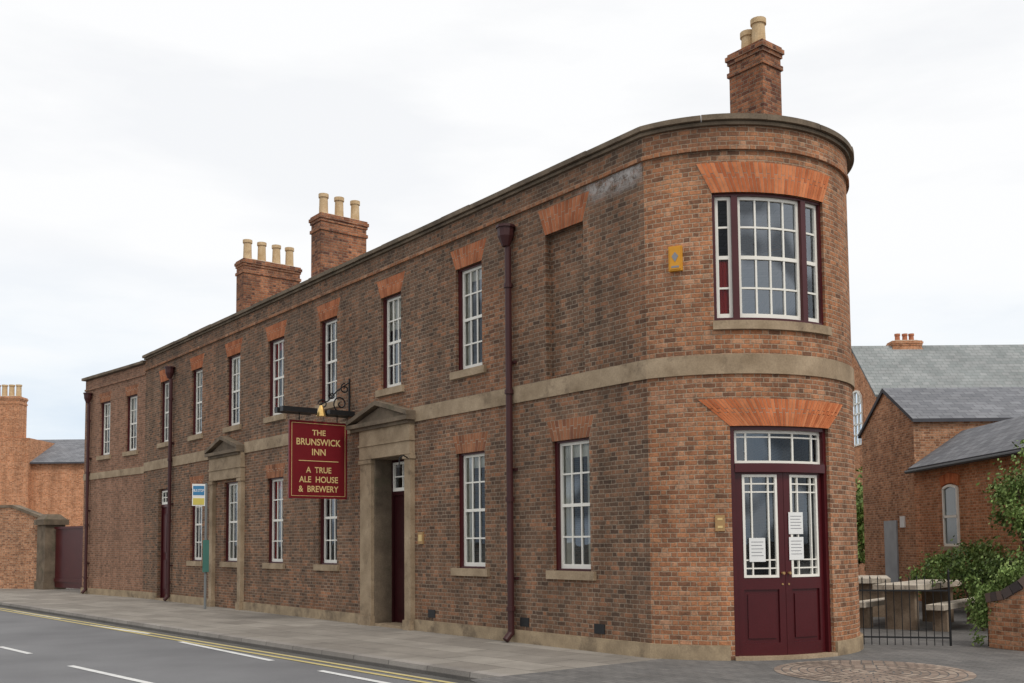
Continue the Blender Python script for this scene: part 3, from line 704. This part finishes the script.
# ------------------------------------------------------------------ wall mounted things
s0,zt_=APx(669.5,248); s1,zb_=APx(683,271)
ab=thing('alarm_box','yellow burglar alarm box high on the rounded brick corner','alarm',P((s0+s1)/2,0,zb_))
m=MB(); m.sbox(s0,s1,0,.06,zb_,zt_); m.sbox(s0+.02,s1-.02,.06,.07,zb_+.02,zt_-.02); m.build('casing',M['yellow'],ab)
m=MB(); m.sbox(s0+.04,s1-.04,.07,.073,zb_+.04,zb_+.065); sm=(s0+s1)/2; m.sprism([(sm-.045,zb_+.2),(sm,zb_+.12),(sm+.045,zb_+.2),(sm,zb_+.26)],.07,.074);m.build('printed_mark',M['ink'],ab)
s0,zt_=APx(715,515); s1,zb_=APx(725,531)
pq=thing('wall_plaque','small tan rectangular plaque on brickwork left of the corner doors','plaque',P((s0+s1)/2,0,zb_))
m=MB(); m.sbox(s0,s1,0,.02,zb_,zt_); m.build('plate',M['brass'],pq)
m=MB(); m.sbox(s0+.03,s1-.03,.02,.023,zt_-.07,zt_-.04); m.sbox(s0+.03,s1-.03,.02,.023,zb_+.04,zb_+.07); m.build('emblem',M['gold'],pq)
s0,zt_=FP(419,532); s1,zb_=FP(424,544)
pq=thing('wall_plaque','small tan plaque beside the pedimented main doorway','plaque',P((s0+s1)/2,0,zb_))
m=MB(); m.sbox(s0,s1,0,.03,zb_,zt_); m.build('plate',M['brass'],pq); m=MB(); m.sbox(s0+.03,s1-.03,.03,.034,zb_+.05,zt_-.05); m.build('emblem',M['gold'],pq)
# ------------------------------------------------------------------ bus stop
q=GP(205,609); q.z=0
bs=thing('bus_stop_pole','slim bus stop pole with blue and yellow flag and teal timetable panel','bus stop',q)
ztop=AT(206,484,q.y).z
m=MB(); m.tube(q,q+Zv*(ztop+.02),.032,.032,12); m.build('pole',M['steel'],bs)
xa=Vector((.93,.37,0)).normalized(); W=.34
fz0=AT(198,506,q.y).z; fz1=ztop; fh=fz1-fz0
m=MB(); m.bar(q-xa*W+Zv*((fz0+fz1)/2),q-xa*.03+Zv*((fz0+fz1)/2),.03,fh); m.build('flag',M['white'],bs)
nv=Vector((xa.y,-xa.x,0))
m=MB(); m.bar(q-xa*(W-.02)+Zv*(fz1-fh*.3)+nv*.018,q-xa*.05+Zv*(fz1-fh*.3)+nv*.018,.006,fh*.42); m.build('blue_panel',M['blue'],bs)
m=MB(); m.bar(q-xa*(W-.02)+Zv*(fz0+fh*.2)+nv*.018,q-xa*.05+Zv*(fz0+fh*.2)+nv*.018,.006,fh*.3); m.build('yellow_panel',M['yel2'],bs)
text('BUS STOP',.07,.25,q-xa*(W/2+.015)+Zv*(fz1-fh*.3)+nv*.0225,xa,bs,M['white'])
zt1=AT(204,540,q.y).z; zt0=AT(204,572,q.y).z
m=MB(); m.bar(q-xa*.075+Zv*((zt0+zt1)/2)+nv*.05,q+xa*.075+Zv*((zt0+zt1)/2)+nv*.05,.04,zt1-zt0); m.build('timetable_case',M['teal'],bs)
# ------------------------------------------------------------------ left end
pp=GP(50,589); pp.z=0
gp_=thing('gate_pillar','tall weathered stone gate pillar with flat cap by the red gate','pillar',pp)
hw=.40; zt_=AT(50,521,pp.y).z
m=MB(); m.obox(pp,rL,hw,.36,.3,zt_-.15); m.obox(pp,rL,hw+.05,.41,0,.3); m.build('shaft',M['stone_d'],gp_)
m=MB(); m.obox(pp,rL,hw+.1,.46,zt_-.15,zt_+.05); m.obox(pp,rL,hw+.05,.41,zt_+.05,zt_+.25,.55); m.build('cap',M['stone_d'],gp_)
wdir=Vector((-1,.35,0)).normalized(); wa=pp+wdir*.5
bw=thing('boundary_wall','orange brick boundary wall with stone coping left of the gate pillar','wall',wa)
n=10; pts=[]; ztW=AT(15,508,wa.y+1).z
for i in range(n+1):
    t=i/n; L=t*14
    zz=ztW if L>.9 else zt_+(.1)+(ztW-zt_-.1)*(L/.9)
    pts.append((wa+wdir*L,zz,L))
nw=Vector((-wdir.y,wdir.x,0))
if nw.y>0: nw=-nw
m=MB()
for off in (0,.3):
    for (a,za,ua),(b,zb_,ub) in zip(pts,pts[1:]):
        m.face([Vector((a.x,a.y,0))-nw*off,Vector((b.x,b.y,0))-nw*off,Vector((b.x,b.y,zb_))-nw*off,Vector((a.x,a.y,za))-nw*off],[(ua,0),(ub,0),(ub,zb_),(ua,za)])
m.build('brickwork',M['brick_b'],bw)
m=MB()
for (a,za,ua),(b,zb_,ub) in zip(pts,pts[1:]): m.bar(Vector((a.x,a.y,za+.05))-nw*.15,Vector((b.x,b.y,zb_+.05))-nw*.15,.4,.1)
m.build('coping',M['stone_d'],bw)
gb=Vector((Ep.x+.1,Ep.y+.9,0))
ga2=pp+(gb-pp).normalized()*.5
gt=thing('yard_gate','dark red boarded yard gate between stone pillar and inn','gate',ga2)
gd=(gb-ga2).normalized(); gz=AT(68,528,ga2.y).z
gm=gd.cross(Zv)
if gm.y>0: gm=-gm
m=MB(); m.bar(ga2+Zv*(gz/2+.04),gb+Zv*(gz/2+.04),.05,gz-.08); m.build('boards',M['burg2'],gt)
m=MB(); m.bar(ga2+Zv*gz+gm*.02,gb+Zv*gz+gm*.02,.12,.08); m.bar(ga2+Zv*.35+gm*.04,gb+Zv*.35+gm*.04,.05,.12); m.build('rails',M['burg2'],gt)
def gable(name,label,x0,x1,y0,y1,ze,zr,axis,wm,rm,ov=.25,cat='building'):
    t=thing(name,label,cat,((x0+x1)/2,(y0+y1)/2,0))
    m=MB(); c=[(x0,y0),(x1,y0),(x1,y1),(x0,y1)]; u=0
    for i in range(4):
        a,b=c[i],c[(i+1)%4]; L=math.hypot(b[0]-a[0],b[1]-a[1])
        m.face([(*a,0),(*b,0),(*b,ze),(*a,ze)],[(u,0),(u+L,0),(u+L,ze),(u,ze)])
        mx,my=(a[0]+b[0])/2,(a[1]+b[1])/2
        if (axis=='x' and i%2==1) or (axis=='y' and i%2==0): m.face([(*a,ze),(*b,ze),(mx,my,zr)],[(u,ze),(u+L,ze),(u+L/2,zr)])
        u+=L
    m.build('wall',wm,t)
    m=MB(); th=.09
    if axis=='x':
        ym=(y0+y1)/2; sl=(zr-ze)/(ym-y0)
        for (ya,yb) in ((y0,ym),(y1,ym)):
            sg_=1 if yb>ya else -1; ye=ya-sg_*ov; zee=ze-ov*sl; L=math.hypot(ym-y0+ov,zr-zee)
            m.face([(x0-ov*.5,ye,zee+th),(x1+ov*.5,ye,zee+th),(x1+ov*.5,yb,zr+th),(x0-ov*.5,yb,zr+th)],[(x0,0),(x1,0),(x1,L),(x0,L)])
            m.face([(x0-ov*.5,ye,zee),(x1+ov*.5,ye,zee),(x1+ov*.5,ye,zee+th),(x0-ov*.5,ye,zee+th)])
            m.face([(x0-ov*.5,ye,zee),(x0-ov*.5,ye,zee+th),(x0-ov*.5,yb,zr+th),(x0-ov*.5,yb,zr-.03)])
            m.face([(x0-ov*.5,ye,zee),(x1+ov*.5,ye,zee),(x1+ov*.5,yb,zr),(x0-ov*.5,yb,zr)])
    else:
        xm_=(x0+x1)/2; sl=(zr-ze)/(xm_-x0)
        for (xa_,xb_) in ((x0,xm_),(x1,xm_)):
            sg_=1 if xb_>xa_ else -1; xe=xa_-sg_*ov; zee=ze-ov*sl; L=math.hypot(xm_-x0+ov,zr-zee)
            m.face([(xe,y0-ov*.5,zee+th),(xe,y1+ov*.5,zee+th),(xb_,y1+ov*.5,zr+th),(xb_,y0-ov*.5,zr+th)],[(y0,0),(y1,0),(y1,L),(y0,L)])
            m.face([(xe,y0-ov*.5,zee),(xe,y1+ov*.5,zee),(xe,y1+ov*.5,zee+th),(xe,y0-ov*.5,zee+th)])
            m.face([(xe,y0-ov*.5,zee),(xe,y0-ov*.5,zee+th),(xb_,y0-ov*.5,zr+th),(xb_,y0-ov*.5,zr-.03)])
            m.face([(xe,y0-ov*.5,zee),(xe,y1+ov*.5,zee),(xb_,y1+ov*.5,zr),(xb_,y0-ov*.5,zr)])
    m.build('roof',rm,t)
    return t
YN=56
nx0=AT(-60,500,YN).x; nx1=AT(86,500,YN).x+3
nh=gable('neighbour_house','orange brick house with slate roof behind the far left wall',nx0,nx1,YN,YN+7,AT(60,462,YN).z,AT(60,441,YN+3.5).z,'x',M['brick_n'],M['slate'])
xl,xr=AT(-80,440,YN-.5).x,AT(28,440,YN-.5).x
m=MB(); m.obox(((xl+xr)/2,YN+2.9),(1,0),(xr-xl)/2,3.3,0,AT(10,438,YN-.4).z); m.build('wall',M['brick_n'],nh)
pn=AT(10,430,YN+.3); zt_=AT(10,397,YN).z
chimney(pn.x-.1,YN+.2,.86,.45,zt_,((-.6,0,1),(-.2,0,1),(.2,0,1),(.6,0,1)),.72,.15,r=(1,0),parent=nh,base=AT(10,440,YN).z,mat='brick_n')
# ------------------------------------------------------------------ right side buildings
A=gable('gabled_hall','distant brick hall with tall slate roof and arched gable window',14.7,32,40,45,AT(880,392,40).z,AT(858,348,42.5).z,'x',M['brick_n'],M['slate2'])
pA=AT(901,349,43); chimney(pA.x,42.6,.62,.3,AT(901,342,42.6).z,((-.3,0,1),(0.02,0,1),(.3,0,1)),.35,.11,r=(1,0),parent=A,base=8,mat='brick_n',potm='potr')
y0_,y1_=41.6,42.9; za_,zb_=AT(860,445,42.2).z,AT(860,404,42.2).z
m=MB(); xw=14.7-.03
n=10; top=[(y0_+(y1_-y0_)*(.5-.5*math.cos(math.pi*i/n)),zb_+.55*math.sin(math.pi*i/n)) for i in range(n+1)]
for (ya,zz) ,(yb,zz2) in zip(top,top[1:]): m.bar((xw,ya,zz),(xw,yb,zz2),.08,.1,Vector((1,0,0)))
for i in range(4): yy=y0_+(y1_-y0_)*i/3; m.bar((xw,yy,za_),(xw,yy,zb_+(.0 if i in(0,3) else .5)),.05,.07)
for j in range(5): zz=za_+(zb_-za_)*j/4; m.bar((xw,y0_,zz),(xw,y1_,zz),.05,.06)
wn_=m.build('window',M['cream'],A)
m=MB(); m.face([(xw+.02,y0_,za_),(xw+.02,y1_,za_)]+[(xw+.02,a_,b_) for a_,b_ in reversed(top)]); m.build('glass',M['glass'],wn_)
B=gable('gabled_outbuilding','brick outbuilding with gable and slate roof beyond the iron railings',10.5,22,26,29.9,AT(915,420,26).z,AT(887,391,27.9).z,'x',M['brick_b'],M['slate'],.12)
m=MB(); m.obox((10.49,27.75),(0,1),.45,.03,.1,2.1); m.build('door',M['greypaint'],B)
m=MB(); m.obox((10.49,26.9),(0,1),.16,.02,1.9,2.2); m.build('small_sign',M['white'],B)
Cg=gable('low_wing','low brick wing with slate roof and one arched window behind shrubs',10.42,13.1,17.5,25.9,AT(915,468,25.6).z,AT(967,432,25.5).z,'y',M['brick_n'],M['slate'],.12)
yw0,yw1=23.35,24.1; zw0,zw1=AT(950,545,23.7).z,AT(950,488,23.7).z; xw=10.42-.02; ym_=(yw0+yw1)/2
m=MB()
for a_,b_ in (((xw,yw0,zw0),(xw,yw0,zw1)),((xw,yw1,zw0),(xw,yw1,zw1)),((xw,yw0,zw0),(xw,yw1,zw0)),((xw,yw0,(zw0+zw1)/2),(xw,yw1,(zw0+zw1)/2))): m.bar(a_,b_,.05,.06)
ta=[(yw0+(yw1-yw0)*i/8,zw1+.06*math.sin(math.pi*i/8)) for i in range(9)]
for (ya,zz),(yb,zz2) in zip(ta,ta[1:]): m.bar((xw,ya,zz),(xw,yb,zz2),.05,.06)
wn_=m.build('window',M['cream'],Cg)
m=MB(); m.face([(xw+.01,yw0,zw0),(xw+.01,yw1,zw0)]+[(xw+.01,a_,b_) for a_,b_ in reversed(ta)]); m.build('glass',new('grey_green_glass',.12,(.09,.11,.11),.6)[0],wn_)
m=MB()
for i in range(13):
    t=(i+.5)/13; yy=yw0-.08+(yw1-yw0+.16)*t; zz=zw1+.05+.07*math.sin(math.pi*t); an=(t-.5)*.7; m.bar((xw,yy,zz),(xw,yy+math.sin(an)*.24,zz+math.cos(an)*.24),.05,.06,Vector((1,0,0)))
m.build('brick_arch',M['vous'],wn_)
m=MB(); m.bar((xw-.03,yw0-.08,zw0-.08),(xw-.03,yw1+.08,zw0-.08),.12,.1); m.build('sill',M['stone'],wn_)
m=MB(); ez=AT(915,468,25.6).z; m.tube((10.27,17.4,ez-.08),(10.27,26,ez-.08),.05,.05,8); m.build('gutter',M['black'],Cg)
# ------------------------------------------------------------------ railings
f0=Vector((5.1,15.35,0)); f1=Vector((6.5,15.0,0)); fd=(f1-f0).normalized(); fL=(f1-f0).length
fe=thing('iron_railings','low black iron railings and gate beside the rounded corner','fence',f0)
n=int(fL/.11)
for i in range(n+1):
    q=f0+fd*(fL*i/n); h=.9+.1*math.sin(math.pi*((i%6)/6)); m=MB(); big=i in (0,n)
    m.tube(q,q+Zv*(1.1 if big else h),.018 if big else .007,None,8)
    m.tube(q+Zv*(1.1 if big else h),q+Zv*((1.1 if big else h)+.05),.018 if big else .012,.002,6)
    m.build('post' if big else 'picket',M['black'],fe)
for zz in (.12,.82): m=MB(); m.bar(f0+Zv*zz,f1+Zv*zz,.012,.025); m.build('rail',M['black'],fe)
def bench_table(c,ang,label,L=.95):
    t=thing('bench_table',label,'bench',c); r=Vector((math.cos(ang),math.sin(ang),0)); n=Vector((-r.y,r.x,0)); c=Vector(c)
    m=MB()
    for i in range(4): q=c+n*((i-1.5)*.19)+Zv*.74; m.bar(q-r*L,q+r*L,.18,.10)
    m.build('tabletop',M['wood'],t)
    for e in (-.7,.7):
        m=MB(); p=c+r*e*L/.95; m.obox((p.x,p.y),(r.x,r.y),.10,.26,.0,.688); m.build('support',M['wood2'],t)
    for sgn in (-1,1):
        m=MB()
        for i in range(2): q=c+n*(sgn*(.60+i*.15))+Zv*.42; m.bar(q-r*L,q+r*L,.14,.09)
        sp_=m.build('seat',M['wood'],t)
        for e in (-.7,.7):
            m=MB(); p=c+r*e*L/.95+n*sgn*.67; m.obox((p.x,p.y),(r.x,r.y),.09,.12,.0,.373); m.build('seat_support',M['wood2'],sp_)
g1=GP(925,636); bench_table((g1.x+.75,g1.y+2.0,0.004),R_(50),'chunky wooden table with fixed benches, nearest the shrubs',1.35)
bench_table((7.6,21.4,0.004),R_(72),'chunky wooden table with benches farther back by the rounded corner')
# ------------------------------------------------------------------ low wall right
ctrl=[Vector((6.95,14.75,0)),Vector((7.05,14.45,0)),Vector((7.18,14.2,0)),Vector((7.36,14.0,0)),Vector((7.6,13.86,0)),Vector((8.0,13.8,0)),Vector((9.5,13.8,0)),Vector((12,13.8,0))]
zs=[.66,.72,.88,1.10,1.30,1.38,1.38,1.38]
lwt=thing('low_garden_wall','low curved brick garden wall with dark sloping coping at right edge','wall',ctrl[0])
m=MB(); u=0
for i in range(len(ctrl)-1):
    a,b=ctrl[i],ctrl[i+1]; L=(b-a).length
    nn=Vector((-(b-a).y,(b-a).x,0)).normalized()*.26
    m.face([a,b,b+Zv*zs[i+1],a+Zv*zs[i]],[(u,0),(u+L,0),(u+L,zs[i+1]),(u,zs[i])]); m.face([b+nn,a+nn,a+nn+Zv*zs[i],b+nn+Zv*zs[i+1]],[(u,0),(u+L,0),(u+L,zs[i+1]),(u,zs[i])])
    m.face([a+Zv*zs[i],b+Zv*zs[i+1],b+nn+Zv*zs[i+1],a+nn+Zv*zs[i]])
    if i==0: m.face([a+nn,a,a+Zv*zs[0],a+nn+Zv*zs[0]],[(0,0),(.24,0),(.24,zs[0]),(0,zs[0])])
    u+=L
m.build('brickwork',M['brick_b'],lwt)
m=MB()
for i in range(len(ctrl)-1):
    a,b=ctrl[i],ctrl[i+1]; nn=Vector((-(b-a).y,(b-a).x,0)).normalized()*.12
    k=max(1,int((b-a).length/.10))
    for j in range(k):
        t0=(j+.04)/k; t1=(j+.96)/k; pa=a.lerp(b,t0)+nn+Zv*(zs[i]+(zs[i+1]-zs[i])*t0+.06); pb=a.lerp(b,t1)+nn+Zv*(zs[i]+(zs[i+1]-zs[i])*t1+.06)
        m.bar(pa,pb,.32,.13)
def copm():
    m_,nt_,b_=new('coping_brick',.85,spec=.2); g=nt_.nodes.new('ShaderNodeNewGeometry')
    c=ramp(nt_,g.outputs['Random Per Island'],[(0,(.065,.058,.06)),(.5,(.11,.09,.085)),(1,(.17,.125,.105))]); nt_.links.new(c,b_.inputs['Base Color']); bump(nt_,b_,noise(nt_,50,3),.3,.005); return m_
m.build('coping',copm(),lwt)
# ------------------------------------------------------------------ vegetation
def shrub(name,label,cat,blobs,n,size,mat,stems,grp=None):
    base=Vector((blobs[0][0],blobs[0][1],0)); t=thing(name,label,cat,base,grp)
    m=MB(); tot=sum(b[3]**2 for b in blobs)
    for (x,y,z,r,rz) in blobs:
        cl=[]
        for _ in range(max(8,int(30*r))):
            v=Vector([random.gauss(0,1) for _ in range(3)]).normalized(); k=random.uniform(.4,1.18); cl.append((Vector((x+v.x*r*k,y+v.y*r*k,z+v.z*rz*k)),random.uniform(.14,.34)*r+.05))
        for _ in range(int(n*r*r/tot)):
            c,cr=random.choice(cl); p=c+Vector([random.gauss(0,1) for _ in range(3)])*cr*.65
            if p.z<.02: p.z=random.uniform(.02,.1)
            s=size*random.uniform(.6,1.4); a=Vector([random.gauss(0,1) for _ in range(3)]).normalized(); b=a.orthogonal().normalized(); a2=a.cross(b)
            m.face([p-b*s,p+a2*s*.5,p+b*s,p-a2*s*.5])
    m.build('foliage',mat,t,weld=False)
    m=MB()
    for (a,b,r) in stems: m.tube(a,b,r,r*.4,7)
    m.build('stem',M['bark'],t); return t
q=AT(1018,505,17.0)
shrub('tall_shrub','tall light green leafy shrub at the right edge above the wall','shrub',[(q.x,q.y,q.z,.46,.7),(q.x+.5,q.y+.1,q.z+.35,.6,.6),(q.x+.35,q.y,q.z-.8,.55,.6)],8500,.036,M['leaf2'],[((q.x+.2,q.y,0),(q.x,q.y,q.z+.4),.05),((q.x+.25,q.y,.2),(q.x+.6,q.y,q.z+.5),.04)])
q=AT(982,580,17.3)
shrub('spreading_bush','mid green spreading bush between the bench table and low wall','shrub',[(q.x,q.y,.8,.36,.42),(q.x+.5,q.y,.85,.5,.45),(q.x-.25,q.y+.6,1.1,.32,.25),(q.x+.9,q.y-.2,.95,.45,.4)],7000,.034,M['leaf'],[((q.x,q.y,0),(q.x,q.y,.9),.03),((q.x+.2,q.y,0),(q.x+.5,q.y,1.2),.03),((q.x,q.y,0),(q.x-.2,q.y+.5,1.0),.02)])
q=Vector((7.05,14.95,0))
shrub('ivy_clump','trailing green ivy spilling over the end of the low wall','ivy',[(q.x,q.y,.62,.22,.28),(q.x+.3,q.y-.1,1.0,.24,.2),(q.x-.12,q.y-.05,.35,.15,.33),(q.x+.05,q.y-.3,.66,.12,.16)],4500,.028,M['leaf2'],[((q.x,q.y,0),(q.x,q.y,.6),.02)])
q=AT(940,572,22.0)
shrub('low_bush','low green bush against the wing wall left of its window','shrub',[(q.x,q.y,.6,.5,.5),(q.x+.6,q.y-.2,.8,.6,.55),(q.x+1.0,q.y-.9,1.0,.5,.5)],6500,.045,M['leaf2'],[((q.x,q.y,0),(q.x,q.y,.7),.03)])
q=AT(862,505,34.0)
shrub('far_tree','slim green tree seen past the edge of the rounded corner','tree',[(q.x-.6,q.y,q.z,1.2,1.4),(q.x-.5,q.y,q.z-1.2,1.0,1.0)],4500,.10,M['leaf2'],[((q.x-.6,q.y,0),(q.x-.6,q.y,q.z+.4),.12)])
